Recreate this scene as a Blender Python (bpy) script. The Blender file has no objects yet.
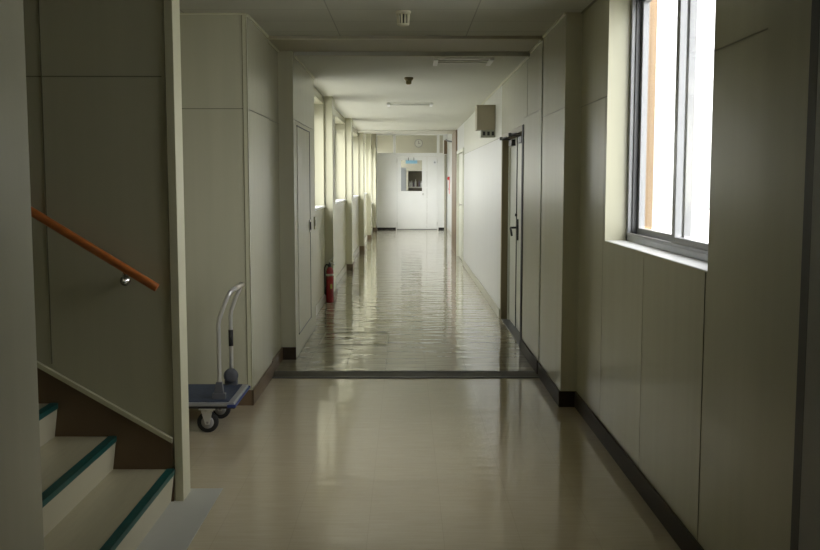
import bpy, bmesh, math, random
from mathutils import Vector, Matrix
random.seed(4)
PI = math.pi
sc = bpy.context.scene
C = sc.collection

# ------------------------------------------------------------------ camera
F = 1030.0
cam_d = bpy.data.cameras.new('camera')
cam_d.sensor_width = 36.0
cam_d.lens = 36.0 * F / 820.0
cam_d.clip_start = 0.05
cam = bpy.data.objects.new('camera', cam_d)
C.objects.link(cam)
pitch = math.atan(108 / F)
cam_d.shift_y = 14.0 / 820.0          # slightly shifted lens, horizon stays at the same height
yaw = math.atan(4 * math.cos(pitch) / F)
cam.location = (0, 0, 1.42)
cam.rotation_euler = (PI / 2 - pitch, 0, -yaw)
sc.camera = cam

# ------------------------------------------------------------------ world: bright overcast sky
SKY = 6.5
w = bpy.data.worlds.new('sky')
sc.world = w
w.use_nodes = True
nt = w.node_tree
nt.nodes.clear()
out = nt.nodes.new('ShaderNodeOutputWorld')
bg = nt.nodes.new('ShaderNodeBackground')
geo = nt.nodes.new('ShaderNodeTexCoord')
sep = nt.nodes.new('ShaderNodeSeparateXYZ')
rmp = nt.nodes.new('ShaderNodeValToRGB')      # height above the horizon: ground haze below, bright overcast above
mr = nt.nodes.new('ShaderNodeMapRange')
mr.inputs['From Min'].default_value = -1
mr.inputs['From Max'].default_value = 1
rmp.color_ramp.elements[0].position = 0.40
rmp.color_ramp.elements[0].color = (0.30, 0.30, 0.28, 1)
rmp.color_ramp.elements[1].position = 0.56
rmp.color_ramp.elements[1].color = (1.0, 0.99, 0.975, 1)
side = nt.nodes.new('ShaderNodeMapRange')     # the overcast is brighter on the side of the hidden sun (behind the camera)
side.inputs['From Min'].default_value = -0.6
side.inputs['From Max'].default_value = 0.6
side.inputs['To Min'].default_value = SKY * 1.7
side.inputs['To Max'].default_value = SKY * 0.55
nt.links.new(geo.outputs['Generated'], sep.inputs[0])
nt.links.new(sep.outputs['Z'], mr.inputs['Value'])
nt.links.new(mr.outputs[0], rmp.inputs[0])
nt.links.new(sep.outputs['Y'], side.inputs['Value'])
nt.links.new(rmp.outputs[0], bg.inputs['Color'])
side2 = nt.nodes.new('ShaderNodeMapRange')    # and set a little weaker on the right, to dim daylight from that side
side2.inputs['From Min'].default_value = -0.3
side2.inputs['From Max'].default_value = 0.3
side2.inputs['To Min'].default_value = 1.0
side2.inputs['To Max'].default_value = 0.74
mul = nt.nodes.new('ShaderNodeMath')
mul.operation = 'MULTIPLY'
nt.links.new(sep.outputs['X'], side2.inputs['Value'])
nt.links.new(side.outputs[0], mul.inputs[0])
nt.links.new(side2.outputs[0], mul.inputs[1])
nt.links.new(mul.outputs[0], bg.inputs['Strength'])
nt.links.new(bg.outputs[0], out.inputs[0])

sc.view_settings.view_transform = 'Standard'
sc.view_settings.look = 'None'
sc.view_settings.gamma = 1
sc.view_settings.use_curve_mapping = False
sc.view_settings.exposure = 0.2
sc.cycles.max_bounces = 14
sc.cycles.diffuse_bounces = 9
sc.cycles.glossy_bounces = 6
sc.cycles.transparent_max_bounces = 12
sc.cycles.sample_clamp_indirect = 12
sc.cycles.caustics_reflective = False
sc.cycles.use_denoising = True

def portal(name, loc, size, facing):
    """daylight portal in a window opening; facing = +1 shines towards +x, -1 towards -x"""
    l = bpy.data.lights.new(name, 'AREA')
    l.shape = 'RECTANGLE'
    l.size, l.size_y = size        # size runs along the wall, size_y is the height
    l.cycles.is_portal = True
    o = bpy.data.objects.new(name, l)
    C.objects.link(o)
    d = Vector((facing, 0, 0))
    o.rotation_euler = d.to_track_quat('-Z', 'Z').to_euler()
    o.location = loc
    return o

# ------------------------------------------------------------------ materials
def lin(c):
    return tuple(((v / 255) / 12.92 if v / 255 <= 0.04045 else ((v / 255 + 0.055) / 1.055) ** 2.4) for v in c) + (1,)

def mat(name, col, rough=0.5, metal=0.0, spec=0.5, var=0.0, scale=(1, 1, 1), nscale=3.0, bump=0.0, bdist=0.002, coat=0.0):
    """col is linear rgb; var adds a soft tonal wear from stretched noise, bump a relief of the same noise"""
    m = bpy.data.materials.new(name)
    m.use_nodes = True
    n = m.node_tree
    b = n.nodes['Principled BSDF']
    b.inputs['Base Color'].default_value = tuple(col[:3]) + (1,)
    b.inputs['Roughness'].default_value = rough
    b.inputs['Metallic'].default_value = metal
    b.inputs['Specular IOR Level'].default_value = spec
    b.inputs['Coat Weight'].default_value = coat
    tc = n.nodes.new('ShaderNodeTexCoord')
    mp = n.nodes.new('ShaderNodeMapping')
    mp.inputs['Scale'].default_value = scale
    ns = n.nodes.new('ShaderNodeTexNoise')
    ns.inputs['Scale'].default_value = nscale
    ns.inputs['Detail'].default_value = 4
    n.links.new(tc.outputs['Object'], mp.inputs[0])
    n.links.new(mp.outputs[0], ns.inputs['Vector'])
    v = max(var, 0.01)
    rp = n.nodes.new('ShaderNodeValToRGB')
    rp.color_ramp.elements[0].position = 0.3
    rp.color_ramp.elements[1].position = 0.7
    rp.color_ramp.elements[0].color = tuple(x * (1 - v) for x in col[:3]) + (1,)
    rp.color_ramp.elements[1].color = tuple(min(1, x * (1 + v)) for x in col[:3]) + (1,)
    n.links.new(ns.outputs['Fac'], rp.inputs[0])
    n.links.new(rp.outputs[0], b.inputs['Base Color'])
    if bump:
        bp = n.nodes.new('ShaderNodeBump')
        bp.inputs['Strength'].default_value = bump
        bp.inputs['Distance'].default_value = bdist
        n.links.new(ns.outputs['Fac'], bp.inputs['Height'])
        n.links.new(bp.outputs[0], b.inputs['Normal'])
    return m

def glass_mat(name, tint=(1, 1, 1)):
    m = bpy.data.materials.new(name)
    m.use_nodes = True
    n = m.node_tree
    n.nodes.clear()
    o = n.nodes.new('ShaderNodeOutputMaterial')
    t = n.nodes.new('ShaderNodeBsdfTransparent')
    t.inputs[0].default_value = tuple(tint) + (1,)
    g = n.nodes.new('ShaderNodeBsdfGlossy')
    g.inputs['Roughness'].default_value = 0.02
    f = n.nodes.new('ShaderNodeLayerWeight')
    f.inputs[0].default_value = 0.5
    pw = n.nodes.new('ShaderNodeMath')
    pw.operation = 'POWER'
    pw.inputs[1].default_value = 5.0
    ad = n.nodes.new('ShaderNodeMath')
    ad.operation = 'MULTIPLY_ADD'
    ad.inputs[1].default_value = 0.8
    ad.inputs[2].default_value = 0.03
    n.links.new(f.outputs['Facing'], pw.inputs[0])
    n.links.new(pw.outputs[0], ad.inputs[0])
    mx = n.nodes.new('ShaderNodeMixShader')
    n.links.new(ad.outputs[0], mx.inputs[0])
    n.links.new(t.outputs[0], mx.inputs[1])
    n.links.new(g.outputs[0], mx.inputs[2])
    n.links.new(mx.outputs[0], o.inputs[0])
    return m

def floor_mat(name, col, rough, tile, wave, wdist, seam=0.04, ox=0.0, oy=0.0):
    """polished vinyl tiles: faint seams, streaks in the vinyl, a gently wavy waxed surface"""
    m = bpy.data.materials.new(name)
    m.use_nodes = True
    n = m.node_tree
    L = n.links.new
    b = n.nodes['Principled BSDF']
    b.inputs['Specular IOR Level'].default_value = 0.5
    b.inputs['IOR'].default_value = 1.72
    tc = n.nodes.new('ShaderNodeTexCoord')
    mp = n.nodes.new('ShaderNodeMapping')
    mp.inputs['Location'].default_value = (ox, oy, 0)
    br = n.nodes.new('ShaderNodeTexBrick')
    br.offset = 0.0
    br.inputs['Scale'].default_value = 1
    br.inputs['Brick Width'].default_value = tile
    br.inputs['Row Height'].default_value = tile
    br.inputs['Mortar Size'].default_value = 0.0015
    br.inputs['Mortar Smooth'].default_value = 0.3
    c = Vector(col[:3])
    br.inputs['Color1'].default_value = tuple(c * 0.985) + (1,)
    br.inputs['Color2'].default_value = tuple(c * 1.015) + (1,)
    br.inputs['Mortar'].default_value = tuple(c * (1 - seam * 3)) + (1,)
    L(tc.outputs['Object'], mp.inputs[0])
    L(mp.outputs[0], br.inputs['Vector'])
    m2 = n.nodes.new('ShaderNodeMapping')
    m2.inputs['Scale'].default_value = (3.0, 30.0, 1)
    s = n.nodes.new('ShaderNodeTexNoise')
    s.inputs['Scale'].default_value = 2.0
    s.inputs['Detail'].default_value = 5
    L(tc.outputs['Object'], m2.inputs[0])
    L(m2.outputs[0], s.inputs['Vector'])
    r = n.nodes.new('ShaderNodeValToRGB')
    r.color_ramp.elements[0].position = 0.3
    r.color_ramp.elements[1].position = 0.75
    r.color_ramp.elements[0].color = (0.9, 0.89, 0.86, 1)
    r.color_ramp.elements[1].color = (1, 1, 1, 1)
    L(s.outputs['Fac'], r.inputs[0])
    mx = n.nodes.new('ShaderNodeMix')
    mx.data_type = 'RGBA'
    mx.blend_type = 'MULTIPLY'
    mx.inputs[0].default_value = 1
    L(br.outputs['Color'], mx.inputs[6])
    L(r.outputs[0], mx.inputs[7])
    L(mx.outputs[2], b.inputs['Base Color'])
    # roughness worn in patches
    rn = n.nodes.new('ShaderNodeTexNoise')
    rn.inputs['Scale'].default_value = 2.2
    rn.inputs['Detail'].default_value = 3
    L(tc.outputs['Object'], rn.inputs['Vector'])
    rr = n.nodes.new('ShaderNodeMapRange')
    rr.inputs['From Min'].default_value = 0.3
    rr.inputs['From Max'].default_value = 0.7
    rr.inputs['To Min'].default_value = rough * 0.75
    rr.inputs['To Max'].default_value = rough * 1.3
    L(rn.outputs['Fac'], rr.inputs['Value'])
    L(rr.outputs[0], b.inputs['Roughness'])
    # wax waves
    m3 = n.nodes.new('ShaderNodeMapping')
    m3.inputs['Scale'].default_value = (1.5, 5.0, 1)
    wv = n.nodes.new('ShaderNodeTexNoise')
    wv.inputs['Scale'].default_value = 1.6
    wv.inputs['Detail'].default_value = 2
    wv.inputs['Roughness'].default_value = 0.45
    L(tc.outputs['Object'], m3.inputs[0])
    L(m3.outputs[0], wv.inputs['Vector'])
    bp = n.nodes.new('ShaderNodeBump')
    bp.inputs['Strength'].default_value = wave
    bp.inputs['Distance'].default_value = wdist
    L(wv.outputs['Fac'], bp.inputs['Height'])
    b2 = n.nodes.new('ShaderNodeBump')
    b2.invert = True
    b2.inputs['Strength'].default_value = 0.04
    b2.inputs['Distance'].default_value = 0.0006
    L(br.outputs['Fac'], b2.inputs['Height'])
    L(bp.outputs[0], b2.inputs['Normal'])
    L(b2.outputs[0], b.inputs['Normal'])
    return m

def tile_mat(name, col, bw, rh, ox, oy, rough=0.85, seam=0.35, mort=0.004):
    m = bpy.data.materials.new(name)
    m.use_nodes = True
    n = m.node_tree
    L = n.links.new
    b = n.nodes['Principled BSDF']
    b.inputs['Roughness'].default_value = rough
    tc = n.nodes.new('ShaderNodeTexCoord')
    mp = n.nodes.new('ShaderNodeMapping')
    mp.inputs['Location'].default_value = (ox, oy, 0)
    br = n.nodes.new('ShaderNodeTexBrick')
    br.offset = 0.0
    br.inputs['Scale'].default_value = 1
    br.inputs['Brick Width'].default_value = bw
    br.inputs['Row Height'].default_value = rh
    br.inputs['Mortar Size'].default_value = mort
    c = Vector(col[:3])
    br.inputs['Color1'].default_value = tuple(c * 0.97) + (1,)
    br.inputs['Color2'].default_value = tuple(c * 1.03) + (1,)
    br.inputs['Mortar'].default_value = tuple(c * (1 - seam)) + (1,)
    L(tc.outputs['Object'], mp.inputs[0])
    L(mp.outputs[0], br.inputs['Vector'])
    L(br.outputs['Color'], b.inputs['Base Color'])
    ns = n.nodes.new('ShaderNodeTexNoise')
    ns.inputs['Scale'].default_value = 90
    bp = n.nodes.new('ShaderNodeBump')
    bp.inputs['Strength'].default_value = 0.25
    bp.inputs['Distance'].default_value = 0.003
    L(tc.outputs['Object'], ns.inputs['Vector'])
    L(ns.outputs['Fac'], bp.inputs['Height'])
    L(bp.outputs[0], b.inputs['Normal'])
    return m

WALLC = (0.50, 0.487, 0.365)
M = {}
M['wall'] = mat('cream_wall_panel', WALLC, 0.27, var=0.025, scale=(6, 6, 0.35), nscale=2)
M['wall_white'] = mat('white_wall_panel', (0.50, 0.505, 0.49), 0.3, var=0.03, scale=(5, 5, 0.3), nscale=2)
M['joint'] = mat('dark_panel_joint', (0.20, 0.195, 0.14), 0.7)
M['gap'] = mat('black_gap', (0.012, 0.012, 0.011), 0.6)
M['trimlight'] = mat('cream_painted_trim', (0.57, 0.555, 0.40), 0.35)
M['plaster'] = mat('smooth_ceiling_board', (0.60, 0.60, 0.53), 0.75, var=0.02, nscale=0.7)
M['tileceil'] = tile_mat('ceiling_tile', (0.52, 0.52, 0.45), 0.89, 0.455, 0.465, -0.386)
M['base'] = mat('dark_brown_vinyl_base', (0.040, 0.028, 0.017), 0.55, spec=0.25, var=0.1)
M['base_mid'] = mat('brown_vinyl_base', (0.15, 0.10, 0.055), 0.5, var=0.1)
M['base_beige'] = mat('beige_vinyl_base', (0.37, 0.36, 0.29), 0.3, var=0.05)
M['floor_near'] = floor_mat('waxed_tan_vinyl_tile', (0.53, 0.455, 0.33), 0.095, 0.305, 0.7, 0.004, ox=0.155, oy=0.1)
M['floor_far'] = floor_mat('polished_cream_vinyl_tile', (0.41, 0.38, 0.29), 0.045, 0.305, 1.0, 0.0075, seam=0.08, ox=0.155, oy=0.1)
M['floor_patch'] = mat('pale_grey_vinyl_tile', (0.44, 0.44, 0.41), 0.4, var=0.03)
M['skirt'] = mat('brown_stair_skirt', (0.15, 0.098, 0.055), 0.5, var=0.06)
M['tread'] = mat('cream_vinyl_tread', (0.42, 0.385, 0.265), 0.3, var=0.05, scale=(20, 2, 1), nscale=3)
M['riser'] = mat('cream_riser', (0.52, 0.485, 0.355), 0.42, var=0.03)
M['nosing'] = mat('green_rubber_nosing', (0.008, 0.075, 0.066), 0.45, var=0.15, nscale=30)
M['alu'] = mat('aluminium', (0.30, 0.305, 0.32), 0.3, metal=0.2, var=0.03)
M['alu_dark'] = mat('dark_aluminium_channel', (0.12, 0.12, 0.125), 0.4, metal=0.5)
M['sill'] = mat('white_sill', (0.78, 0.79, 0.80), 0.35, var=0.02)
M['glass'] = glass_mat('clear_glass', (0.97, 0.98, 0.98))
M['whitemetal'] = mat('white_painted_steel', (0.80, 0.81, 0.80), 0.35, var=0.02)
M['greydoor'] = mat('grey_painted_steel', (0.34, 0.34, 0.35), 0.4, var=0.03)
M['palemetal'] = mat('pale_green_grey_steel', (0.58, 0.59, 0.50), 0.3, var=0.03)
M['brownframe'] = mat('olive_brown_frame', (0.22, 0.18, 0.10), 0.45, var=0.05)
M['woodbrown'] = mat('brown_wood_trim', (0.15, 0.10, 0.055), 0.5, var=0.15, scale=(8, 8, 0.6), nscale=4)
M['rail'] = mat('orange_varnished_wood', (0.42, 0.125, 0.028), 0.28, var=0.18, scale=(1.5, 12, 12), nscale=4, coat=0.3)
M['chrome'] = mat('chrome', (0.65, 0.65, 0.65), 0.15, metal=1.0)
M['steel'] = mat('brushed_steel', (0.60, 0.60, 0.58), 0.3, metal=0.5)
M['black'] = mat('black_plastic', (0.02, 0.02, 0.02), 0.45)
M['rubber'] = mat('black_rubber', (0.018, 0.018, 0.018), 0.7)
M['greyplastic'] = mat('grey_plastic', (0.11, 0.115, 0.13), 0.5)
M['hub'] = mat('grey_wheel_hub', (0.30, 0.30, 0.30), 0.45)
M['bluebumper'] = mat('blue_bumper', (0.02, 0.04, 0.20), 0.5)
M['bluemat'] = mat('slate_blue_mat', (0.045, 0.06, 0.10), 0.7, var=0.15, nscale=40, bump=0.3)
M['red'] = mat('red_enamel', (0.27, 0.010, 0.014), 0.2, coat=0.5)
M['label'] = mat('pale_label', (0.62, 0.58, 0.50), 0.5)
M['yellowlabel'] = mat('yellow_green_label', (0.45, 0.42, 0.10), 0.5)
M['boxdark'] = mat('taupe_box', (0.34, 0.30, 0.21), 0.6, var=0.04)
M['boxlight'] = mat('cream_box', (0.42, 0.41, 0.31), 0.5, var=0.03)
M['vent'] = mat('grey_vent_strip', (0.30, 0.30, 0.24), 0.5)
M['detector'] = mat('ivory_plastic', (0.66, 0.63, 0.48), 0.45)
M['detector_olive'] = mat('aged_olive_plastic', (0.24, 0.20, 0.08), 0.5)
M['orangewood'] = mat('orange_timber', (0.27, 0.185, 0.11), 0.7, var=0.12, scale=(6, 6, 0.5), nscale=5)
M['skyblue'] = mat('sky_blue_card', (0.30, 0.58, 0.76), 0.5, var=0.1, nscale=8)
M['lockergrey'] = mat('grey_locker_steel', (0.42, 0.44, 0.46), 0.4)
M['shelfwhite'] = mat('white_shelf_board', (0.75, 0.74, 0.70), 0.5)
M['shelfback'] = mat('taupe_backboard', (0.22, 0.20, 0.16), 0.7)
M['beigewall'] = mat('beige_room_wall', (0.52, 0.50, 0.40), 0.7, var=0.03)
M['clockface'] = mat('pale_clock_face', (0.62, 0.61, 0.55), 0.4)
M['dial'] = mat('grey_clock_marks', (0.25, 0.25, 0.25), 0.5)
M['alarmred'] = mat('red_alarm_lens', (0.55, 0.03, 0.03), 0.3)
M['pink'] = mat('pink_sign', (0.75, 0.35, 0.33), 0.5)
M['tube'] = mat('unlit_lamp_tube', (0.55, 0.55, 0.50), 0.25)
M['diffuser'] = mat('lamp_tray', (0.58, 0.58, 0.50), 0.4)
M['concrete'] = mat('pale_concrete', (0.55, 0.55, 0.52), 0.9, var=0.08)
M['bottle_a'] = mat('white_plastic_bottle', (0.75, 0.75, 0.76), 0.4)
M['bottle_b'] = mat('violet_grey_bottle', (0.20, 0.17, 0.24), 0.4)
M['bottle_c'] = mat('brown_bottle', (0.12, 0.08, 0.05), 0.3)

# ------------------------------------------------------------------ mesh building
class MB:
    def __init__(s):
        s.bm = bmesh.new()
    def box(s, x0, x1, y0, y1, z0, z1, mi=0):
        vs = [s.bm.verts.new(p) for p in ((x0, y0, z0), (x1, y0, z0), (x1, y1, z0), (x0, y1, z0),
                                          (x0, y0, z1), (x1, y0, z1), (x1, y1, z1), (x0, y1, z1))]
        for f in ((3, 2, 1, 0), (4, 5, 6, 7), (0, 1, 5, 4), (1, 2, 6, 5), (2, 3, 7, 6), (3, 0, 4, 7)):
            fc = s.bm.faces.new([vs[i] for i in f])
            fc.material_index = mi
        return s
    def prism(s, pts, axis, a, b, mi=0):
        """polygon pts in the two other axes, extruded along axis from a to b"""
        def P(p, t):
            q = list(p)
            q.insert(axis, t)
            return q
        A = [s.bm.verts.new(P(p, a)) for p in pts]
        B = [s.bm.verts.new(P(p, b)) for p in pts]
        n = len(pts)
        fs = [s.bm.faces.new(A), s.bm.faces.new(B[::-1])]
        for i in range(n):
            fs.append(s.bm.faces.new((A[i], B[i], B[(i + 1) % n], A[(i + 1) % n])))
        for f in fs:
            f.material_index = mi
        return s
    def tube(s, path, r, n=14, mi=0, cap=True):
        path = [Vector(p) for p in path]
        rs = r if isinstance(r, (list, tuple)) else [r] * len(path)
        rings = []
        t0 = (path[1] - path[0]).normalized()
        up = Vector((0, 0, 1)) if abs(t0.z) < 0.9 else Vector((1, 0, 0))
        nrm = t0.cross(up).normalized()
        for i, p in enumerate(path):
            if i == 0: t = path[1] - p
            elif i == len(path) - 1: t = p - path[i - 1]
            else: t = (path[i + 1] - p).normalized() + (p - path[i - 1]).normalized()
            t.normalize()
            nrm = (nrm - t * nrm.dot(t)).normalized()
            bi = t.cross(nrm)
            rings.append([s.bm.verts.new(p + (nrm * math.cos(2 * PI * k / n) + bi * math.sin(2 * PI * k / n)) * rs[i]) for k in range(n)])
        for a, b in zip(rings, rings[1:]):
            for k in range(n):
                f = s.bm.faces.new((a[k], a[(k + 1) % n], b[(k + 1) % n], b[k]))
                f.smooth = True
                f.material_index = mi
        if cap:
            for q in (rings[0][::-1], rings[-1]):
                f = s.bm.faces.new(q)
                f.material_index = mi
        return s
    def lathe(s, prof, c, axis=(0, 0, 1), n=28, mi=0):
        """prof: (radius, height) list along axis from c"""
        ax = Vector(axis).normalized()
        u = ax.orthogonal().normalized()
        v = ax.cross(u)
        c = Vector(c)
        rings = []
        for r, h in prof:
            r = max(r, 1e-4)
            rings.append([s.bm.verts.new(c + ax * h + (u * math.cos(2 * PI * k / n) + v * math.sin(2 * PI * k / n)) * r) for k in range(n)])
        for a, b in zip(rings, rings[1:]):
            for k in range(n):
                f = s.bm.faces.new((a[k], a[(k + 1) % n], b[(k + 1) % n], b[k]))
                f.smooth = True
                f.material_index = mi
        for q in (rings[0][::-1], rings[-1]):
            f = s.bm.faces.new(q)
            f.material_index = mi
        return s
    def build(s, name, mats, parent=None, bevel=0.0, seg=2, smooth=False):
        bmesh.ops.recalc_face_normals(s.bm, faces=s.bm.faces)
        me = bpy.data.meshes.new(name)
        s.bm.to_mesh(me)
        s.bm.free()
        for m in (mats if isinstance(mats, (list, tuple)) else [mats]):
            me.materials.append(m)
        o = bpy.data.objects.new(name, me)
        C.objects.link(o)
        if parent is not None:
            o.parent = parent
        if bevel:
            b = o.modifiers.new('bevel', 'BEVEL')
            b.width = bevel
            b.segments = seg
            b.limit_method = 'ANGLE'
            b.angle_limit = math.radians(50)
        return o

def struct(o, label=None):
    o['kind'] = 'structure'
    if label: o['label'] = label
    return o

def tag(o, label, cat, group=None, kind=None):
    o['label'] = label
    o['category'] = cat
    if group: o['group'] = group
    if kind: o['kind'] = kind
    return o

def empty(name, loc=(0, 0, 0), rz=0.0):
    o = bpy.data.objects.new(name, None)
    o.empty_display_size = 0.1
    C.objects.link(o)
    o.location = loc
    o.rotation_euler = (0, 0, rz)
    return o

# ------------------------------------------------------------------ main dimensions (metres)
XL, XR = -0.98, 0.975          # piers
XRW = 1.075                    # near right wall with the window
ZC, ZC2, ZF = 2.44, 2.425, 2.40
YT = 7.45                      # shutter line across the corridor
YEND = 21.5                    # corridor ceiling ends, higher lobby beyond
YF = 30.3                      # far wall
PIL = [(12.15, 12.6), (16.4, 16.9), (21.0, 21.5), (25.3, 25.8), (29.4, 30.3)]
XI, XP, XO = -0.96, -0.86, -1.24   # left wall inner face, pillar face, outer face
SILL = 1.13
BAY = [(10.0, 12.15, SILL), (12.6, 16.4, SILL), (16.9, 21.0, SILL), (21.5, 25.3, SILL), (25.8, 29.4, 0.80)]
WTOP = 2.31

# ------------------------------------------------------------------ floor
fl = MB()
fl.box(-2.4, 1.35, -3.0, YT, -0.12, 0.0, 0)
fl.box(-2.4, 1.35, YT, YF + 0.1, -0.12, 0.0, 1)
fl.box(-2.4, 2.4, YF + 0.1, 34.2, -0.12, 0.0, 1)
fl.box(-1.046, -0.85, 0.6, 4.66, 0.0, 0.0015, 2)
struct(fl.build('floor', [M['floor_near'], M['floor_far'], M['floor_patch']]))

th = MB()
th.box(XL, XR, 7.36, 7.62, 0.0, 0.004, 0)
th.box(XL, XR, 7.345, 7.375, 0.0, 0.007, 1)
th.box(XL, XR, 7.60, 7.62, 0.0, 0.005, 1)
struct(th.build('trim_1', [mat('worn_steel_threshold', (0.075, 0.07, 0.055), 0.6, metal=0.0, spec=0.3, var=0.1, nscale=12), M['alu_dark']], bevel=0.001),
       'worn steel threshold strip across the corridor floor')

# ------------------------------------------------------------------ ceilings
cl = MB()
cl.box(-2.4, 1.35, -3.0, YT - 0.02, ZC, ZC + 0.15, 0)
cl.box(-1.3, 1.35, YT - 0.02, YT, ZC + 0.04, ZC + 0.15, 1)        # shutter slot
cl.box(-1.3, 1.35, YT, 8.20, ZC2, ZC + 0.15, 2)
cl.box(-1.3, 1.35, 8.20, 8.24, ZC2 + 0.02, ZC + 0.15, 1)
cl.box(-1.3, 1.35, 8.24, YEND, ZF, ZC + 0.15, 3)
cl.box(-1.3, 1.35, 8.24, 8.26, ZF - 0.004, ZF, 4)
cl.box(-0.97, 0.975, YEND - 1.3, YEND, ZF - 0.012, ZF, 3)
struct(cl.build('ceiling', [M['tileceil'], M['gap'], mat('taupe_soffit', (0.45, 0.42, 0.32), 0.6), M['plaster'], M['trimlight']]))
lc = MB()
lc.box(-1.3, 2.4, YEND - 0.1, 34.2, 2.86, 3.0, 0)
lc.box(-1.3, 1.35, YEND - 0.1, YEND, 2.55, 2.86, 0)
struct(lc.build('ceiling_lobby', [M['plaster']]))

# ------------------------------------------------------------------ left side, near
wl = MB()
wl.box(-1.10, XL, -3.0, 2.705, 0, ZC)
struct(wl.build('wall_left', [M['wall']], bevel=0.002))
ws = MB()
ws.box(-4.0, -1.03, 4.48, 4.61, 0, 5.0, 0)
ws.box(-4.0, -1.045, 4.477, 4.48, 1.862, 1.867, 1)                 # panel joints
ws.box(-1.560, -1.556, 4.477, 4.48, 0.62, 4.0, 1)
struct(ws.build('wall_stair', [M['wall'], M['joint']]))
pc = MB()
pc.box(-1.027, -0.991, 4.47, 4.618, 0, ZC, 0)
pc.box(-1.030, -1.027, 4.474, 4.48, 0, ZC, 1)
struct(pc.build('trim_2', [M['trimlight'], M['joint']], bevel=0.002), 'cream end post of the stair wall')
so = MB()
so.box(-4.1, -1.10, 2.57, 2.69, 0, 5.0)
so.box(-4.15, -4.0, 2.57, 4.61, 0, 5.0)
so.box(-1.10, XL, 2.57, 4.61, ZC + 0.15, 5.0)
so.box(-4.15, XL, 2.57, 4.61, 5.0, 5.1)
struct(so.build('wall_stairwell', [M['wall']]))
rc = MB()
rc.box(-2.35, -2.25, 4.61, 6.45, 0, ZC)
struct(rc.build('wall_recess', [M['wall']]))
wb = MB()
wb.box(-4.0, 1.35, -3.1, -3.0, 0, ZC)
struct(wb.build('wall_back', [M['wall']]))

pl = MB()
pl.box(-2.35, XL, 6.45, YT, 0, ZC, 0)
pl.box(-1.30, -0.995, YT, 8.14, 0, ZC, 0)
pl.box(-2.25, XL + 0.001, 6.4475, 6.45, 1.862, 1.867, 1)
pl.box(XL, XL + 0.0025, 6.45, YT, 1.862, 1.867, 1)
pl.box(-0.995, -0.9925, YT, 8.14, 1.862, 1.867, 1)
pl.box(-1.0, -0.9935, YT + 0.0, YT + 0.05, 0, ZC, 2)
struct(pl.build('wall_pier_left', [M['wall'], M['joint'], M['gap']], bevel=0.0))
ca = MB()                                                            # metal corner angle of the pier
ca.box(-1.004, XL + 0.003, 6.446, 6.449, 0.10, ZC - 0.01)
ca.box(XL, XL + 0.003, 6.446, 6.462, 0.10, ZC - 0.01)
ca.box(-1.008, -1.004, 6.4465, 6.449, 0.10, ZC - 0.01, 1)
struct(ca.build('trim_3', [M['trimlight'], M['joint']]), 'corner angle on the left pier')

# ------------------------------------------------------------------ left side, corridor
cw = MB()
cw.box(XO, -0.88, 8.14, 10.0, 0, ZC, 0)
cw.box(-0.88, -0.8775, 8.14, 10.0, 1.90, 1.904, 1)
cw.box(-0.88, -0.8785, 8.14, 10.0, 0.0, 0.008, 1)
for (y0, y1) in PIL:
    top = ZC if y0 < 21 else 2.86
    cw.box(XO, XP, y0, y1, 0, top, 0)
for (y0, y1, s) in BAY:
    top = ZC if y0 < 21 else 2.86
    cw.box(XO, XI, y0, y1, 0, s, 0)
    cw.box(XO, XI, y0, y1, WTOP, top, 0)
    cw.box(XO, XI, y0, y0 + 0.12, s, WTOP, 0)
    cw.box(XO, XI, y1 - 0.03, y1, s, WTOP, 0)
struct(cw.build('wall_corridor_left', [M['wall'], M['joint']]))

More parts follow.
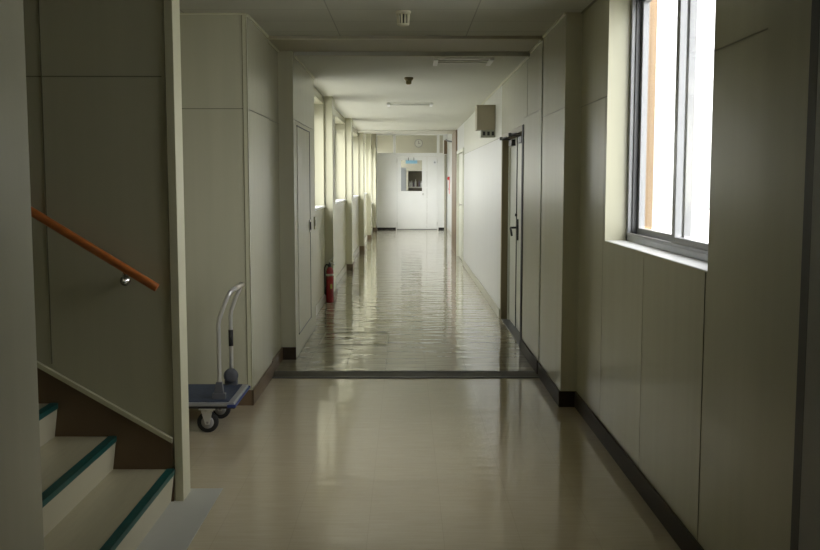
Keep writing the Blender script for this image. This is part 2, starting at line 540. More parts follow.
def window(idx, x0, x1, y0, y1, z0, z1, facing, label, sill_x, rows=1, grey=0.0):
    """two-sash aluminium sliding window; x0..x1 is the frame depth; facing +1: room lies towards +x"""
    root = struct(empty('window_%d' % idx, ((x0 + x1) / 2, y0, z0)), label)
    def rel(mb, name, mats, parent=root, bevel=0.002):
        o = mb.build(name, mats, parent, bevel=bevel)
        off = Vector((0, 0, 0))
        o.matrix_parent_inverse = Matrix.Translation(-Vector(root.location))
        return o
    f = MB()
    t = 0.035
    f.box(x0, x1, y0, y0 + t, z0, z1)
    f.box(x0, x1, y1 - t, y1, z0, z1)
    f.box(x0, x1, y0, y1, z0, z0 + t)
    f.box(x0, x1, y0, y1, z1 - t, z1)
    xin = x1 if facing > 0 else x0
    f.box(xin - 0.012 if facing > 0 else xin, xin if facing > 0 else xin + 0.012, y0 + t, y1 - t, z0 + t, z0 + t + 0.012)
    f.box(x0 + 0.02, x1 - 0.02, y1 - t - 0.012, y1 - t, z0 + t, z1 - t, 1)
    rel(f, 'window_frame', [M['alu'], M['alu_dark']])
    ym = (y0 + y1) / 2
    xm = (x0 + x1) / 2
    d = (x1 - x0) * 0.23
    hs = d * 0.82
    for k, (a, b, xc) in enumerate(((y0 + t, ym + 0.03, xm - d * facing * -1), (ym - 0.03, y1 - t, xm - d * facing))):
        s = MB()
        w = 0.052
        zb, zt = z0 + t + 0.004, z1 - t - 0.004
        s.box(xc - hs, xc + hs, a, a + w, zb, zt)
        s.box(xc - hs, xc + hs, b - w, b, zb, zt)
        s.box(xc - hs, xc + hs, a + w, b - w, zb, zb + 0.034)
        s.box(xc - hs, xc + hs, a + w, b - w, zt - w, zt)
        if rows > 1:
            zz = zb + (zt - zb) * 0.45
            s.box(xc - hs, xc + hs, a + w, b - w, zz, zz + 0.03)
        so_ = rel(s, 'sash', [M['alu']])
        g = MB()
        g.box(xc - 0.002, xc + 0.002, a + w - 0.006, b - w + 0.006, zb + w - 0.004, zt - w + 0.006)
        go = g.build('pane', [M['glass']], so_)
    sl = MB()
    if facing > 0:
        sl.box(x1 - 0.005, sill_x, y0 - 0.02, y1 + 0.02, z0 - 0.02, z0 + 0.003)
    else:
        sl.box(sill_x, x0 + 0.005, y0 - 0.0, y1 + 0.0, z0 - 0.022, z0 + 0.003)
    rel(sl, 'window_sill', [M['sill']])
    return root

names = ['first', 'second', 'third', 'fourth', 'last']
for i, (y0, y1, s) in enumerate(BAY):
    window(i + 2, -1.19, -1.12, y0 + 0.12, y1 - 0.03, s, WTOP, 1, names[i] + ' corridor window on the left, counted from the fire extinguisher end', XI + 0.012)
    portal('daylight_left', (-1.22, (y0 + y1) / 2 + 0.045, (s + WTOP) / 2), (y1 - y0 - 0.15, WTOP - s), 1)

# ------------------------------------------------------------------ right side, near
wr = MB()
T = 1.35
wr.box(XR, T, -3.0, 1.55, 0, ZC)
wr.box(XR, T, 1.55, 2.505, 2.1, ZC)
wr.box(1.06, T, 1.55, 2.505, 0, 2.1)
wr.box(XR, T, 2.505, 2.828, 0, ZC)                                   # pillar before the window bay
struct(wr.build('wall_right', [M['wall']], bevel=0.0015))
WY0, WY1, WZ0, WZ1 = 3.655, 5.565, 1.097, 2.436
wn = MB()
wn.box(XRW, 1.285, 2.828, WY0, 0, ZC)
wn.box(XRW, 1.285, WY1, 6.40, 0, ZC)
wn.box(XRW, 1.285, WY0, WY1, 0, WZ0)
wn.box(XRW, 1.285, WY0, WY1, WZ1, ZC)
for a, b in ((2.828, WY0 - 0.004), (WY1 + 0.004, 6.40)):
    wn.box(XRW - 0.0022, XRW, a, b, 1.868, 1.8725, 1)
wn.box(XRW - 0.002, XRW, 3.675, 3.679, 0.1, WZ0 - 0.002, 1)
for y in (4.64, 5.61):
    wn.box(XRW - 0.001, XRW, y, y + 0.0022, 0.1, WZ0 - 0.02 if y < 5.6 else 1.868, 1)
struct(wn.build('wall_window_right', [M['wall'], M['joint']]))
window(1, 1.190, 1.276, WY0, WY1, WZ0 + 0.001, WZ1, -1, 'large bright window on the right wall near the camera', XRW + 0.001)
portal('daylight_right', (1.30, (WY0 + WY1) / 2, (WZ0 + WZ1) / 2), (WY1 - WY0, WZ1 - WZ0), -1)

wp = MB()
wp.box(XR, T, 6.40, YT - 0.02, 0, ZC, 0)
wp.box(XR + 0.02, T, YT - 0.02, YT + 0.04, 0, ZC, 2)                # shutter guide slot
wp.box(XR, T, YT + 0.04, 8.66, 0, ZC, 0)
wp.box(XR - 0.0022, XR, 6.40, YT - 0.02, 1.868, 1.8725, 1)
wp.box(XR - 0.0022, XR, YT + 0.04, 8.60, 1.935, 1.9395, 1)
wp.box(XR - 0.0025, XR, 8.375, 8.380, 1.94, ZC, 1)
# corridor wall, white, past the steel doors
wp.box(XR, T, 8.66, 10.6, 1.885, ZC, 0)
wp.box(1.06 + 0.045, T, 8.66, 10.6, 0, 1.885, 0)
wp.box(XR, T, 10.6, 17.45, 0, 1.865, 3)
wp.box(XR, T, 10.6, 17.45, 1.865, ZC, 4)
wp.box(XR - 0.001, XR, 10.6, 17.45, 1.862, 1.866, 1)
wp.box(XR, T, 17.45, 19.6, 1.98, ZC, 3)
wp.box(1.06, T, 17.45, 19.6, 0, 1.98, 3)
wp.box(XR, T, 19.6, YEND, 0, ZC, 3)
struct(wp.build('wall_corridor_right', [M['wall'], M['joint'], M['gap'], M['wall_white'], mat('ivory_upper_panel', (0.46, 0.46, 0.39), 0.4, var=0.02)]))
wo = MB()
wo.box(XR - 0.025, XR, 19.75, YEND, 0, ZF - 0.012)
struct(wo.build('trim_4', [M['woodbrown']], bevel=0.002), 'brown wooden facing at the far end of the right wall')
wlb = MB()
wlb.box(1.20, T, YEND, 22.2, 0, 2.86, 0)
wlb.box(1.20, T, 25.6, YF + 0.1, 0, 2.86, 0)
wlb.box(1.20, T, 22.2, 25.6, 0, 0.8, 0)
wlb.box(1.20, T, 22.2, 25.6, WTOP, 2.86, 0)
struct(wlb.build('wall_lobby_right', [M['wall_white']]))

window(7, 1.25, 1.32, 22.2, 25.6, 0.8, WTOP, -1, 'added unseen lobby window on the right beyond the end of the corridor', 1.19)  # out of view, added to bring more daylight onto the far doors
portal('daylight_added_lobby', (1.345, 23.9, 1.55), (3.4, WTOP - 0.8), -1)  # portal of the added lobby window

# mouldings along the ceiling edges
tm = MB()
tm.box(XL, XL + 0.012, 6.45, YT - 0.02, ZC - 0.012, ZC)
tm.box(XR - 0.012, XR, 6.40, YT - 0.02, ZC - 0.012, ZC)
tm.box(-0.995, -0.983, YT, 8.14, ZC2 - 0.010, ZC2)
tm.box(XR - 0.012, XR, YT + 0.04, 8.20, ZC2 - 0.010, ZC2)
tm.box(XR - 0.012, XR, 8.26, 14.5, ZF - 0.010, ZF)
tm.box(-0.88, -0.868, 8.26, 10.0, ZF - 0.010, ZF)
tm.box(-2.2, XL, 6.436, 6.448, ZC - 0.008, ZC)
tm.box(XRW - 0.01, XRW, 2.85, 6.40, ZC - 0.008, ZC, 1)
struct(tm.build('trim_5', [M['trimlight'], M['joint']]), 'thin cream mouldings where walls meet the ceiling')
tf = MB()
tf.box(XL, XR, YT, YT + 0.012, ZC2 - 0.006, ZC2)
struct(tf.build('trim_6', [M['trimlight']]), 'pale edge of the shutter slot across the ceiling')

# ------------------------------------------------------------------ baseboards
def board(name, segs, m, lab=None):
    b = MB()
    for s in segs:
        b.box(*s)
    o = b.build(name, [m], bevel=0.003)
    struct(o, lab)
BH = 0.10
board('baseboard_right', [
    (XRW - 0.012, XRW, 2.828, 6.40, 0, BH), (XR - 0.012, XR, 6.40, 7.43, 0, BH), (XR - 0.012, XRW, 6.388, 6.40, 0, BH),
    (XR - 0.012, XR, 2.505, 2.828, 0, BH), (XR - 0.012, XR, 7.49, 8.60, 0, BH)], M['base'])
board('baseboard_left', [
    (-2.25, XL + 0.012, 6.438, 6.45, 0, BH), (XL, XL + 0.012, 6.438, YT, 0, BH), (-0.995, -0.983, 7.5, 8.14, 0, BH)], M['base_mid'])
board('baseboard_pier', [(-0.995, -0.878, 8.128, 8.14, 0, BH)], M['base'])
segs = []
for (y0, y1) in PIL:
    segs.append((XI, XP + 0.01, y0 - 0.01, y0, 0, BH))
    segs.append((XP, XP + 0.01, y0 - 0.01, y1 + 0.01, 0, BH))
board('baseboard_pillars', segs, M['base_mid'])
board('baseboard_bays', [(XI, XI + 0.01, y0 + 0.01, y1 - 0.01, 0, BH) for (y0, y1, s) in BAY], M['base_beige'])
board('baseboard_corridor_right', [(XR - 0.01, XR, 10.62, 17.44, 0, BH), (1.19, 1.20, YEND, YF, 0, 0.06)], M['base_beige'])

# ------------------------------------------------------------------ far wall with transom and double doors
Z1D = 2.13
fw = MB()
fw.box(-1.24, -0.30, YF, YF + 0.08, 0.06, 2.235)
fw.box(0.955, 1.35, YF, YF + 0.08, 0.06, 2.235)
fw.box(-0.30, 0.955, YF, YF + 0.08, Z1D + 0.04, 2.235)
fw.box(-1.24, 1.35, YF - 0.012, YF + 0.09, 2.19, 2.235)
fw.box(-1.24, 1.35, YF, YF + 0.08, 2.76, 2.86)
for x in (-0.35, 0.93):
    fw.box(x - 0.03, x + 0.05, YF, YF + 0.08, 2.235, 2.76)
fw.box(-1.24, -0.84, YF, YF + 0.08, 2.235, 2.76)
fw.box(1.08, 1.35, YF, YF + 0.08, 2.235, 2.76)
for a, b in ((-1.24, -0.30), (0.955, 1.35)):
    fw.box(a, b, YF + 0.005, YF + 0.08, 0, 0.06, 1)
struct(fw.build('wall_far', [M['whitemetal'], M['gap']], bevel=0.003))
tg = MB()
tg.box(-0.84, 1.08, YF + 0.035, YF + 0.041, 2.235, 2.76)
struct(tg.build('window_8', [M['glass']]), 'long glazed transom above the far double doors')

d1 = struct(empty('door_1', (0.32, YF, 0)), 'white double doors at the far end of the corridor')
def rel(o, root):
    o.matrix_parent_inverse = Matrix.Translation(-Vector(root.location))
    return o
f = MB()
f.box(-0.30, -0.265, YF - 0.01, YF + 0.08, 0, Z1D + 0.04)
f.box(0.915, 0.955, YF - 0.01, YF + 0.08, 0, Z1D + 0.04)
f.box(-0.265, 0.915, YF - 0.01, YF + 0.08, Z1D, Z1D + 0.04)
f.box(-0.265, 0.915, YF + 0.0, YF + 0.08, 0.0, 0.012, 1)
rel(f.build('door_frame', [M['whitemetal'], M['alu']], d1, bevel=0.003), d1)
lf = MB()
wx0, wx1, wz0, wz1 = -0.146, 0.469, 1.128, 2.02
y0, y1 = YF + 0.01, YF + 0.05
lf.box(-0.260, wx0, y0, y1, 0.018, Z1D - 0.005)
lf.box(wx1, 0.612, y0, y1, 0.018, Z1D - 0.005)
lf.box(wx0, wx1, y0, y1, 0.018, wz0)
lf.box(wx0, wx1, y0, y1, wz1, Z1D - 0.005)
big = rel(lf.build('door_leaf', [M['whitemetal']], d1, bevel=0.0015), d1)
g = MB(); g.box(wx0, wx1, YF + 0.028, YF + 0.033, wz0, wz1)
g.build('pane', [M['glass']], big)
k = MB()
k.lathe([(0.028, 0), (0.028, 0.008), (0.012, 0.012), (0.012, 0.035), (0.028, 0.042), (0.03, 0.055), (0.02, 0.068)], (0.50, YF + 0.01, 1.04), (0, -1, 0), 20)
k.build('door_knob', [M['steel']], big)
sm = MB(); sm.box(0.618, 0.910, y0, y1, 0.018, Z1D - 0.005)
small = rel(sm.build('door_leaf', [M['whitemetal']], d1, bevel=0.0015), d1)
for x, z in ((-0.262, 0.17), (-0.262, 2.0), (0.912, 0.17), (0.912, 2.0)):
    h = MB()
    h.tube([(x, YF - 0.012, z - 0.05), (x, YF - 0.012, z + 0.05)], 0.009, 10)
    rel(h.build('hinge', [M['steel']], d1), d1)

sg = empty('hanging_sign', (0.16, YF, 1.90))
b = MB(); b.box(-0.17, 0.17, -0.012, -0.006, 1.925, 2.02)
for v in b.bm.verts: v.co.z -= 1.90
b.build('sign_board', [M['skyblue']], sg, bevel=0.002)
for x in (-0.09, 0.07):
    b = MB(); b.box(x - 0.008, x + 0.008, -0.013, -0.001, 0.115, 0.20)
    b.build('clip', [M['black']], sg)
tag(sg, 'small sky blue sign clipped to the top of the far door window', 'sign')

np_ = MB()
np_.box(-0.05, 0.05, -0.006, 0, -0.07, 0.07, 0)
np_.lathe([(0.028, 0.0), (0.028, 0.003)], (-0.01, -0.006, 0.01), (0, -1, 0), 16, 1)
n_ = np_.build('door_notice', [M['sill'], M['lockergrey']])
n_.location = (0.90 - 0.05, YF + 0.009, 1.95)
tag(n_, 'small grey and white notice on the narrow leaf of the far doors', 'notice')

# ------------------------------------------------------------------ room behind the far doors
rb = MB()
rb.box(-1.35, -1.24, YF, 34.1, 0, 0.9)
rb.box(-1.35, -1.24, YF, 34.1, 2.4, 2.86)
rb.box(-1.35, -1.24, YF, 30.7, 0.9, 2.4)
rb.box(-1.35, -1.24, 33.7, 34.1, 0.9, 2.4)
rb.box(2.3, 2.4, YF, 34.1, 0, 2.86)
rb.box(-1.35, 2.4, 33.3, 33.42, 0, 2.86)
rb.box(1.35, 2.4, YF, YF + 0.1, 0, 2.86)
struct(rb.build('wall_room_beyond', [M['beigewall']]))
portal('daylight_room', (-1.30, 32.0, 1.65), (2.6, 1.5), 1)

ck = empty('wall_clock', (0.405, 33.3, 2.62))
b = MB(); b.lathe([(0.13, 0), (0.13, 0.03), (0.115, 0.035), (0.112, 0.02)], (0, 0, 0), (0, -1, 0), 32)
b.build('clock_rim', [M['dial']], ck)
b = MB(); b.lathe([(0.112, 0.021), (0.112, 0.024)], (0, 0, 0), (0, -1, 0), 32)
b.build('clock_face', [M['clockface']], ck)
b = MB(); b.box(-0.005, 0.005, -0.030, -0.026, -0.01, 0.08)
b.build('clock_hand', [M['black']], ck)
b = MB(); b.box(-0.01, 0.055, -0.030, -0.026, -0.005, 0.005)
b.build('clock_hand', [M['black']], ck)
tag(ck, 'round wall clock seen through the glazing above the far doors', 'clock')

lk = empty('steel_locker', (-0.25, 31.6, 0))
b = MB(); b.box(-0.26, 0.26, 0, 0.45, 0, 1.83); b.build('cabinet_body', [M['lockergrey']], lk, bevel=0.004)
b = MB(); b.box(-0.245, 0.245, -0.018, 0, 0.06, 1.80); dr = b.build('door', [M['lockergrey']], lk, bevel=0.003)
b = MB(); b.box(0.19, 0.21, -0.035, -0.018, 0.95, 1.08); b.build('handle', [M['steel']], dr)
tag(lk, 'grey steel locker behind the glass of the far door', 'cabinet')

sh = empty('shelving_unit', (0.5, 31.7, 0))
b = MB()
for x in (-0.45, 0.43):
    b.box(x, x + 0.025, 0, 0.35, 0, 1.75)
b.build('side_panel', [M['shelfwhite']], sh, bevel=0.002)
b = MB(); b.box(-0.425, 0.43, 0.335, 0.35, 0, 1.75); b.build('back_panel', [M['shelfback']], sh)
for z in (0.05, 0.45, 0.85, 1.21, 1.72):
    b = MB(); b.box(-0.425, 0.43, -0.004, 0.335, z, z + 0.035); b.build('shelf', [M['shelfwhite']], sh, bevel=0.002)
tag(sh, 'white open shelves of bottles behind the glass of the far door', 'shelves')
proto = None
bm_ = ['bottle_a', 'bottle_a', 'bottle_b', 'bottle_a', 'bottle_c', 'bottle_b', 'bottle_a', 'bottle_a']
for i in range(8):
    b = MB()
    hh = 0.15 + random.random() * 0.08
    r = 0.022 + random.random() * 0.008
    b.lathe([(r * 0.9, 0), (r, 0.008), (r, hh * 0.66), (r * 0.45, hh * 0.8), (r * 0.4, hh * 0.86), (r * 0.5, hh * 0.87), (r * 0.5, hh), (0.0, hh)], (0, 0, 0), n=16)
    o = b.build('bottle', [M[bm_[i]]])
    o.location = (0.12 + i * 0.058, 31.78 + 0.03 * (i % 2), 1.2455)
    tag(o, 'small bottle in the row on the shelf seen through the far door', 'bottle', 'bottles on the shelf behind the far door')

# ------------------------------------------------------------------ steel doors in the right wall
d2 = struct(empty('door_2', (XR, 8.66, 0)), 'steel double doors in the right wall')
f = MB()
f.box(XR - 0.006, 1.06, 8.60, 8.70, 0, 1.885, 1)                     # near black stop
f.box(XR, 1.08, 10.52, 10.60, 0, 1.885, 0)
f.box(XR, 1.08, 8.70, 10.52, 1.84, 1.885, 0)
f.box(1.04, 1.08, 10.47, 10.52, 0, 1.84, 2)
f.box(XR + 0.005, 1.08, 8.66, 10.6, 0, 0.006, 3)
rel(f.build('door_frame', [M['brownframe'], M['gap'], M['palemetal'], M['alu_dark']], d2, bevel=0.002), d2)
b = MB(); b.box(1.065, 1.10, 8.705, 9.90, 0.01, 1.835)
bigl = rel(b.build('door_leaf', [M['palemetal']], d2, bevel=0.003), d2)
b = MB(); b.box(1.058, 1.10, 9.915, 10.468, 0.01, 1.835); b.box(1.057, 1.066, 9.897, 9.914, 0.01, 1.835, 1)
sml = rel(b.build('door_leaf', [M['palemetal'], M['gap']], d2, bevel=0.001), d2)
b = MB()
b.box(1.052, 1.066, 9.76, 9.80, 0.86, 1.06)
b.tube([(1.055, 9.78, 0.98), (1.02, 9.78, 0.98), (0.995, 9.775, 0.98), (0.985, 9.72, 0.975), (0.985, 9.66, 0.955), (0.99, 9.64, 0.91)], 0.010, 12)
b.lathe([(0.014, 0), (0.014, 0.02)], (1.053, 9.78, 1.10), (-1, 0, 0), 14)
b.build('lever_handle', [M['black']], bigl)
for y0 in (9.2, 10.05):
    b = MB()
    b.box(1.02, 1.064, y0, y0 + 0.26, 1.76, 1.82)
    b.tube([(1.03, y0 + 0.2, 1.825), (0.93, y0 + 0.08, 1.83), (1.0, y0 - 0.05, 1.845)], 0.009, 8)
    b.lathe([(0.018, -0.01), (0.018, 0.02)], (0.93, y0 + 0.08, 1.825), (0, 0, 1), 12)
    rel(b.build('door_closer', [M['black'] if y0 > 10 else M['alu_dark']], d2, bevel=0.003), d2)

d3 = struct(empty('door_3', (XR, 17.45, 0)), 'narrow framed door far along the right wall')
f = MB()
f.box(0.955, 1.06, 17.45, 17.53, 0, 1.98)
f.box(0.955, 1.06, 19.52, 19.60, 0, 1.98)
f.box(0.955, 1.06, 17.53, 19.52, 1.92, 1.98)
rel(f.build('door_frame', [M['palemetal']], d3, bevel=0.003), d3)
b = MB(); b.box(1.0, 1.055, 17.54, 18.52, 0.01, 1.915); l3 = rel(b.build('door_leaf', [M['boxlight']], d3, bevel=0.003), d3)
b = MB(); b.box(1.0, 1.055, 18.54, 19.51, 0.01, 1.915); rel(b.build('door_leaf', [M['palemetal']], d3, bevel=0.003), d3)
b = MB(); b.lathe([(0.02, 0), (0.012, 0.01), (0.012, 0.03), (0.024, 0.04), (0.02, 0.06)], (1.0, 18.42, 1.0), (-1, 0, 0), 14); b.build('door_knob', [M['steel']], l3)

# flush access door in the left wall
d4 = struct(empty('door_4', (-0.88, 8.40, 0)), 'flush cream cupboard door in the left wall beside the pier')
b = MB()
b.box(-0.884, -0.8735, 9.425, 9.437, 0.165, 1.865)
b.box(-0.884, -0.8755, 8.38, 9.43, 1.858, 1.866)
b.box(-0.884, -0.8755, 8.38, 9.43, 0.166, 0.175)
rel(b.build('door_gap', [M['gap']], d4), d4)
b = MB(); b.box(-0.885, -0.876, 8.385, 9.424, 0.176, 1.857)
l4 = rel(b.build('door_leaf', [M['wall']], d4), d4)
b = MB(); b.box(-0.876, -0.870, 9.355, 9.40, 0.96, 1.07, 0); b.box(-0.872, -0.862, 9.365, 9.39, 0.98, 1.05, 1)
b.build('flush_handle', [M['steel'], M['black']], l4, bevel=0.001)
b = MB(); b.box(-0.8795, -0.872, 9.85, 9.93, 0.96, 1.08, 0); b.box(-0.872, -0.868, 9.875, 9.905, 0.99, 1.05, 1)
tag(b.build('switch_plate', [M['detector'], M['black']], bevel=0.001), 'small dark switch on the left wall past the flush cupboard door', 'switch')

# grey door beside the camera
d5 = struct(empty('door_5', (XR, 1.55, 0)), 'grey steel door with a black frame at the right edge')
f = MB()
f.box(XR - 0.01, 1.06, 2.45, 2.505, 0, 2.1)
f.box(XR - 0.01, 1.06, 1.55, 1.62, 0, 2.1)
f.box(XR - 0.01, 1.06, 1.62, 2.45, 2.03, 2.1)
rel(f.build('door_frame', [M['black']], d5, bevel=0.002), d5)
b = MB(); b.box(0.963, 1.03, 1.625, 2.447, 0.01, 2.025); l5 = rel(b.build('door_leaf', [M['greydoor']], d5, bevel=0.002), d5)
b = MB(); b.lathe([(0.025, 0), (0.012, 0.01), (0.012, 0.03), (0.026, 0.04), (0.022, 0.06)], (0.963, 1.72, 1.0), (-1, 0, 0), 16); b.build('door_knob', [M['steel']], l5)

# ------------------------------------------------------------------ staircase
RI, GO, X0S = 0.1485, 0.253, -1.046
YS0, YS1 = 2.70, 4.465
st = empty('staircase', (X0S, 3.6, 0))
tag(st, 'cream stairs with green nosings rising to the left', 'stairs')
for i in range(9):
    xf = X0S - i * GO
    z = (i + 1) * RI
    b = MB()
    y0, y1 = YS0, YS1
    b.prism([(xf, z - RI), (xf + 0.016, z - 0.02), (xf - GO - 0.004, z - 0.02), (xf - GO - 0.004, z - RI)], 1, y0, y1, 0)
    b.box(xf - GO - 0.004, xf + 0.016, y0, y1, z - 0.02, z, 1)
    for v in b.bm.verts: v.co.x -= X0S; v.co.y -= 3.6
    s_ = b.build('step', [M['riser'], M['tread']], st, bevel=0.0)
    n_ = MB()
    n_.box(xf - 0.016, xf + 0.020, y0, y1, z, z + 0.003)
    n_.box(xf + 0.016, xf + 0.020, y0, y1, z - 0.022, z + 0.003)
    for v in n_.bm.verts: v.co.x -= X0S; v.co.y -= 3.6
    n_.build('nosing', [M['nosing']], s_, bevel=0.001)
# solid fill under the flight
# skirt + moulding on the back wall
def sl(x, off):   # skirt top line
    return 0.268 + off + (-1.03 - x) * (RI / GO)
b = MB()
b.prism([(-1.034, 0), (-1.034, sl(-1.034, 0)), (-3.6, sl(-3.6, 0)), (-3.6, 0)], 1, 4.464, 4.477)
for v in b.bm.verts: v.co.x -= X0S; v.co.y -= 3.6
b.build('skirt', [M['skirt']], st)
b = MB()
b.prism([(-1.034, sl(-1.034, -0.004)), (-1.034, sl(-1.034, 0.020)), (-3.6, sl(-3.6, 0.020)), (-3.6, sl(-3.6, -0.004))], 1, 4.455, 4.477)
for v in b.bm.verts: v.co.x -= X0S; v.co.y -= 3.6
b.build('skirt_moulding', [M['trimlight']], st, bevel=0.002)

# handrail
hr = empty('handrail', (-1.07, 4.41, 0.962))
sx, sz = -0.517, 0.322
b = MB()
n = 10
pts, rs = [], []
for i in range(0, 31):
    t = i / 30 * 3.0
    pts.append((sx * t, 0, sz * t)); rs.append(0.019)
rs[0] = 0.0185
b.tube(pts, rs, 20)
b.build('rail', [M['rail']], hr, bevel=0.003)
for t in (0.27, 1.9):
    c = Vector((sx * t, 0, sz * t))
    b = MB()
    b.lathe([(0.022, 0.0), (0.022, 0.005), (0.012, 0.009), (0.010, 0.02)], (c.x - 0.015, 0.066, c.z - 0.062), (0, -1, 0), 20)
    b.tube([(c.x - 0.015, 0.05, c.z - 0.062), (c.x - 0.012, 0.015, c.z - 0.064), (c.x - 0.004, 0.0, c.z - 0.052), (c.x, 0.0, c.z - 0.018)], 0.0065, 12)
    b.build('bracket', [M['chrome']], hr)
tag(hr, 'sloping orange wooden handrail on the stair wall', 'handrail')

# ------------------------------------------------------------------ hand truck
ht = empty('hand_truck', (-1.40, 5.97, 0))
px0, px1, py0, py1 = -0.43, 0.430, -0.252, 0.285
zt = 0.179
b = MB()
b.box(px0, px1, py0, py1, zt - 0.030, zt - 0.004)
deck = b.build('platform', [M['alu']], ht, bevel=0.006)
b = MB()
b.box(px0 + 0.03, px1 - 0.035, py0 + 0.022, py1 - 0.022, zt - 0.004, zt + 0.001)
b.build('deck_mat', [M['bluemat']], deck, bevel=0.001)
b = MB()    # lower dark lip and blue bumper strip
b.box(px0 - 0.004, px1 + 0.004, py0 - 0.004, py1 + 0.004, zt - 0.038, zt - 0.024)
b.build('underframe', [M['black']], deck, bevel=0.004)
b = MB()
b.box(px1 - 0.002, px1 + 0.010, py0 - 0.006, py1 + 0.006, zt - 0.028, zt - 0.019)
b.box(px1 - 0.040, px1 + 0.010, py0 - 0.010, py0 + 0.002, zt - 0.032, zt - 0.014)
b.box(px1 - 0.075, px1 + 0.010, py1 - 0.002, py1 + 0.010, zt - 0.032, zt - 0.014)
b.build('bumper', [M['bluebumper']], deck, bevel=0.004)
# handle: two uprights bending into a grip
hx = 0.333
def arm(yy):
    return [(hx, yy, zt + 0.01), (hx, yy, 0.36), (hx, yy, 0.61), (hx + 0.006, yy, 0.64), (hx + 0.035, yy, 0.72), (hx + 0.055, yy, 0.765)]
ya, yb = -0.165, 0.245
top = [(hx + 0.066, ya + 0.012, 0.79), (hx + 0.076, ya + 0.035, 0.803), (hx + 0.085, ya + 0.07, 0.805), (hx + 0.085, yb - 0.07, 0.805), (hx + 0.076, yb - 0.035, 0.803), (hx + 0.066, yb - 0.012, 0.79)]
b = MB(); b.tube(arm(ya) + top + arm(yb)[::-1], 0.0125, 14)
hd = b.build('handle', [M['steel']], ht)
b = MB(); b.tube([(hx + 0.085, ya + 0.075, 0.805), (hx + 0.085, yb - 0.075, 0.805)], 0.0145, 14); b.build('grip', [M['label']], hd)
b = MB()
b.tube([(hx, yb, 0.42), (hx, yb, 0.52)], 0.0145, 12)
b.build('sleeve', [M['black']], hd)
for yy, nm in ((ya, 'hinge'), (yb, 'hinge')):
    b = MB()
    b.box(hx - 0.04, hx + 0.035, yy - 0.022, yy + 0.022, zt, zt + 0.035)
    b.prism([(hx - 0.03, zt + 0.03), (hx + 0.025, zt + 0.03), (hx + 0.018, zt + 0.10), (hx - 0.018, zt + 0.10)], 1, yy - 0.016, yy + 0.016)
    b.build(nm, [M['greyplastic']], deck, bevel=0.004)
b = MB()
b.lathe([(0.034, 0), (0.044, 0.004), (0.044, 0.022), (0.034, 0.028), (0.02, 0.032)], (hx + 0.002, yb - 0.022, zt + 0.064), (0, -1, 0), 28)
b.build('locking_disc', [M['greyplastic']], deck)
for cx, cy in ((0.275, -0.225), (0.285, 0.12), (-0.29, -0.225), (-0.29, 0.12)):
    b = MB()
    R = 0.060
    b.box(cx - 0.045, cx + 0.045, cy - 0.04, cy + 0.04, zt - 0.044, zt - 0.037)
    b.lathe([(0.026, 0), (0.026, 0.012)], (cx, cy, zt - 0.055), (0, 0, 1), 18)
    for s in (-1, 1):
        yy = cy + s * 0.020
        b.prism([(cx - 0.036, zt - 0.050), (cx + 0.03, zt - 0.050), (cx + 0.012 - 0.0, R - 0.012), (cx - 0.012, R - 0.012)], 1, yy - 0.002, yy + 0.002)
    cs = b.build('caster', [M['steel']], ht, bevel=0.001)
    b = MB()
    b.lathe([(0.036, -0.014), (0.053, -0.014), (R, -0.009), (R, 0.009), (0.053, 0.014), (0.036, 0.014)], (cx, cy, R), (0, 1, 0), 36, 0)
    b.lathe([(0.012, -0.0175), (0.015, -0.0165), (0.036, -0.0155), (0.036, 0.0155), (0.015, 0.0165), (0.012, 0.0175)], (cx, cy, R), (0, 1, 0), 28, 1)
    b.lathe([(0.007, -0.026), (0.007, 0.026)], (cx, cy, R), (0, 1, 0), 12, 1)
    b.build('wheel', [M['rubber'], M['hub']], cs)
tag(ht, 'flatbed trolley with folding steel handle parked behind the stair wall', 'hand truck')

# ------------------------------------------------------------------ fire extinguisher
fe = empty('fire_extinguisher', (-0.895, 12.05, 0))
b = MB(); b.lathe([(0.048, 0), (0.055, 0.006), (0.055, 0.30), (0.052, 0.335), (0.040, 0.362), (0.020, 0.378), (0.016, 0.385)], (0, 0, 0), n=32)
cyl = b.build('cylinder', [M['red']], fe)
b = MB(); b.lathe([(0.0555, 0), (0.0555, 0.022)], (0, 0, 0.285), n=32); b.build('label_band', [M['label']], cyl)
b = MB(); b.prism([(0.012, 0.15), (0.035, 0.15), (0.035, 0.20), (0.012, 0.20)], 1, -0.0565, -0.040); b.build('inspection_tag', [M['yellowlabel']], cyl)
b = MB(); b.lathe([(0.017, 0), (0.024, 0.004), (0.024, 0.03), (0.014, 0.034), (0.014, 0.05)], (0, 0, 0.378), n=20); b.build('valve', [M['black']], fe)
b = MB(); b.prism([(-0.01, 0.425), (0.07, 0.400), (0.074, 0.408), (0.0, 0.440)], 1, -0.010, 0.010)
b.prism([(-0.01, 0.437), (0.03, 0.452), (0.062, 0.485), (0.055, 0.490), (0.022, 0.466), (-0.012, 0.452)], 1, -0.010, 0.010)
b.build('lever', [M['steel']], fe, bevel=0.001)
b = MB(); b.tube([(-0.02, 0, 0.40), (-0.05, -0.005, 0.405), (-0.072, -0.01, 0.37), (-0.070, -0.01, 0.28), (-0.066, -0.01, 0.17)], 0.009, 12); b.build('hose', [M['rubber']], fe)
b = MB(); b.lathe([(0.010, 0), (0.012, 0.05), (0.016, 0.09)], (-0.066, -0.01, 0.17), (0, 0, -1), 14); b.build('nozzle', [M['black']], fe)
fe.scale = (0.82, 0.82, 1.10)
tag(fe, 'red fire extinguisher standing on the floor by the left pillar', 'fire extinguisher')

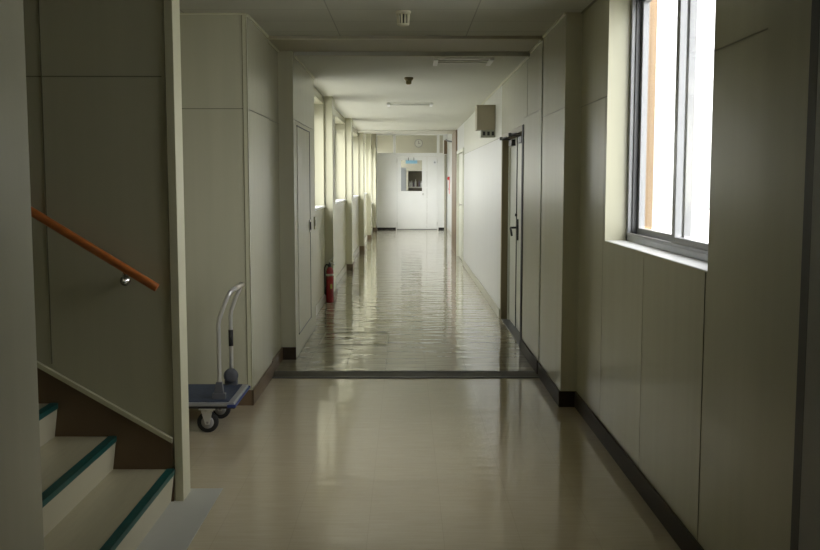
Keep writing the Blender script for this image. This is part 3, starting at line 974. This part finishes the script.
# ------------------------------------------------------------------ projecting box above the steel doors
bx = empty('projecting_wall_box', (XR, 11.35, 1.975))
b = MB(); b.box(-0.205, 0.0, 0.0, 0.26, 0.0, 0.270)
b.build('housing', [M['boxdark']], bx, bevel=0.004)
b = MB(); b.box(-0.198, -0.006, -0.008, 0.0, 0.008, 0.262)
b.build('front_panel', [M['boxdark']], bx, bevel=0.003)
b = MB(); b.box(-0.155, 0.0, 0.01, 0.20, -0.078, 0.0, 0)
for i in range(3):
    x = -0.135 + i * 0.048
    b.box(x, x + 0.026, 0.006, 0.0102, -0.060, -0.018, 1)
b.build('vent_strip', [M['vent'], M['gap']], bx, bevel=0.001)
tag(bx, 'taupe box with vented strip high on the right wall past the steel doors', 'wall box')

# ------------------------------------------------------------------ ceiling items
sd = empty('smoke_detector', (-0.016, 6.36, ZC))
b = MB(); b.lathe([(0.046, 0), (0.046, -0.012), (0.038, -0.020)], (0, 0, 0), n=28); b.build('mounting_base', [M['detector']], sd)
b = MB(); b.lathe([(0.022, -0.018), (0.022, -0.078)], (0, 0, 0), n=20); b.build('sensor_core', [M['black']], sd)
b = MB()
for i in range(10):
    a = 2 * PI * i / 10
    c, s = math.cos(a), math.sin(a)
    b.tube([(0.034 * c, 0.034 * s, -0.018), (0.032 * c, 0.032 * s, -0.078)], 0.006, 8)
b.build('vent_cage', [M['detector']], sd)
b = MB(); b.lathe([(0.036, -0.076), (0.034, -0.084), (0.02, -0.088)], (0, 0, 0), n=28); b.build('cap', [M['detector']], sd)
tag(sd, 'ivory caged smoke detector on the near tiled ceiling', 'smoke detector')
sd = empty('smoke_detector', (0.026, 9.97, ZF))
b = MB(); b.lathe([(0.043, 0), (0.043, -0.014), (0.030, -0.03)], (0, 0, 0), n=24); b.build('mounting_base', [M['detector_olive']], sd)
b = MB(); b.lathe([(0.028, -0.028), (0.026, -0.058), (0.015, -0.066)], (0, 0, 0), n=24); b.build('sensor_cap', [M['detector_olive']], sd)
tag(sd, 'olive brown smoke detector on the far smooth ceiling', 'smoke detector')

def lamp(x, y, wx, wy, label):
    r = empty('ceiling_light', (x, y, ZF))
    b = MB()
    b.box(-wx / 2, wx / 2, -wy / 2, wy / 2, -0.006, 0.0)
    b.build('lamp_tray', [M['diffuser']], r, bevel=0.001)
    for s in (-1, 1):
        b = MB(); b.box(s * (wx / 2 - 0.018) - 0.018, s * (wx / 2 - 0.018) + 0.018, -wy / 2 + 0.01, wy / 2 - 0.01, -0.022, -0.006)
        b.build('end_cap', [M['whitemetal']], r, bevel=0.003)
    for yy in (-wy / 6, wy / 6):
        b = MB(); b.tube([(-wx / 2 + 0.03, yy, -0.008), (wx / 2 - 0.03, yy, -0.008)], 0.005, 12)
        b.build('lamp_tube', [M['tube']], r)
    tag(r, label, 'ceiling light')
lamp(0.465, 8.57, 0.48, 0.42, 'unlit ceiling lamp with white end caps nearest the ceiling slot')
lamp(0.05, 13.35, 0.58, 0.42, 'unlit ceiling lamp farther down the corridor ceiling')

# floor hatch
b = MB()
hx0, hx1, hy0, hy1 = -0.76, -0.16, 8.87, 9.60
t = 0.012
b.box(hx0, hx1, hy0, hy0 + t, 0, 0.003); b.box(hx0, hx1, hy1 - t, hy1, 0, 0.003)
b.box(hx0, hx0 + t, hy0 + t, hy1 - t, 0, 0.003); b.box(hx1 - t, hx1, hy0 + t, hy1 - t, 0, 0.003)
b.build('x', [M['joint']])
o = bpy.data.objects['x']; o.name = 'floor_hatch_frame'
tag(o, 'thin metal frame of the square hatch set in the corridor floor', 'floor hatch')

# lobby fittings
al = empty('fire_alarm', (1.20, 28.4, 1.42))
b = MB(); b.box(-0.02, 0, -0.10, 0.10, -0.35, 0.02); b.build('panel', [M['pink']], al, bevel=0.003)
b = MB(); b.lathe([(0.05, 0), (0.05, 0.03), (0.03, 0.06), (0.01, 0.07)], (-0.005, 0, 0.07), (-1, 0, 0), 20); b.build('lamp_lens', [M['alarmred']], al)
b = MB(); b.lathe([(0.03, 0), (0.03, 0.01)], (-0.02, 0, -0.22), (-1, 0, 0), 16); b.build('push_button', [M['alarmred']], al)
tag(al, 'small red fire alarm point on the white wall at the far right', 'fire alarm')
po = MB(); po.box(1.12, 1.185, YF - 0.08, YF - 0.015, 0, 2.18, 0); po.box(1.11, 1.195, YF - 0.09, YF - 0.013, 2.2, 2.6, 1)
struct(po.build('trim_7', [M['base_beige'], M['woodbrown']], bevel=0.002), 'beige and brown corner post beside the far doors')
pb = MB(); pb.box(-0.02, 0.0, -0.12, 0.12, -0.04, 0.04)
pb.tube([(0.0, 0, 0.0), (-0.12, 0.05, 0.02), (-0.16, 0.3, 0.06)], 0.02, 10)
o = pb.build('wall_bracket', [M['greyplastic']]); o.location = (1.20, 26.6, 2.42)
tag(o, 'dark bracket high on the lobby wall at the far right', 'bracket')

# outside the near window: a timber post and the ground
op = MB(); op.box(-0.04, 0.04, -0.05, 0.05, 0, 3.0, 0); op.box(-0.055, -0.04, -0.012, 0.012, 0, 3.0, 0)
o = op.build('timber_post', [M['orangewood']], bevel=0.004); o.location = (1.53, 6.62, 0.0)
tag(o, 'orange timber post outside the large near window', 'post')
gr = MB(); gr.box(-30, 30, -10, 60, -0.4, -0.25)
struct(gr.build('ground', [M['concrete']]), 'pale paved ground outside')
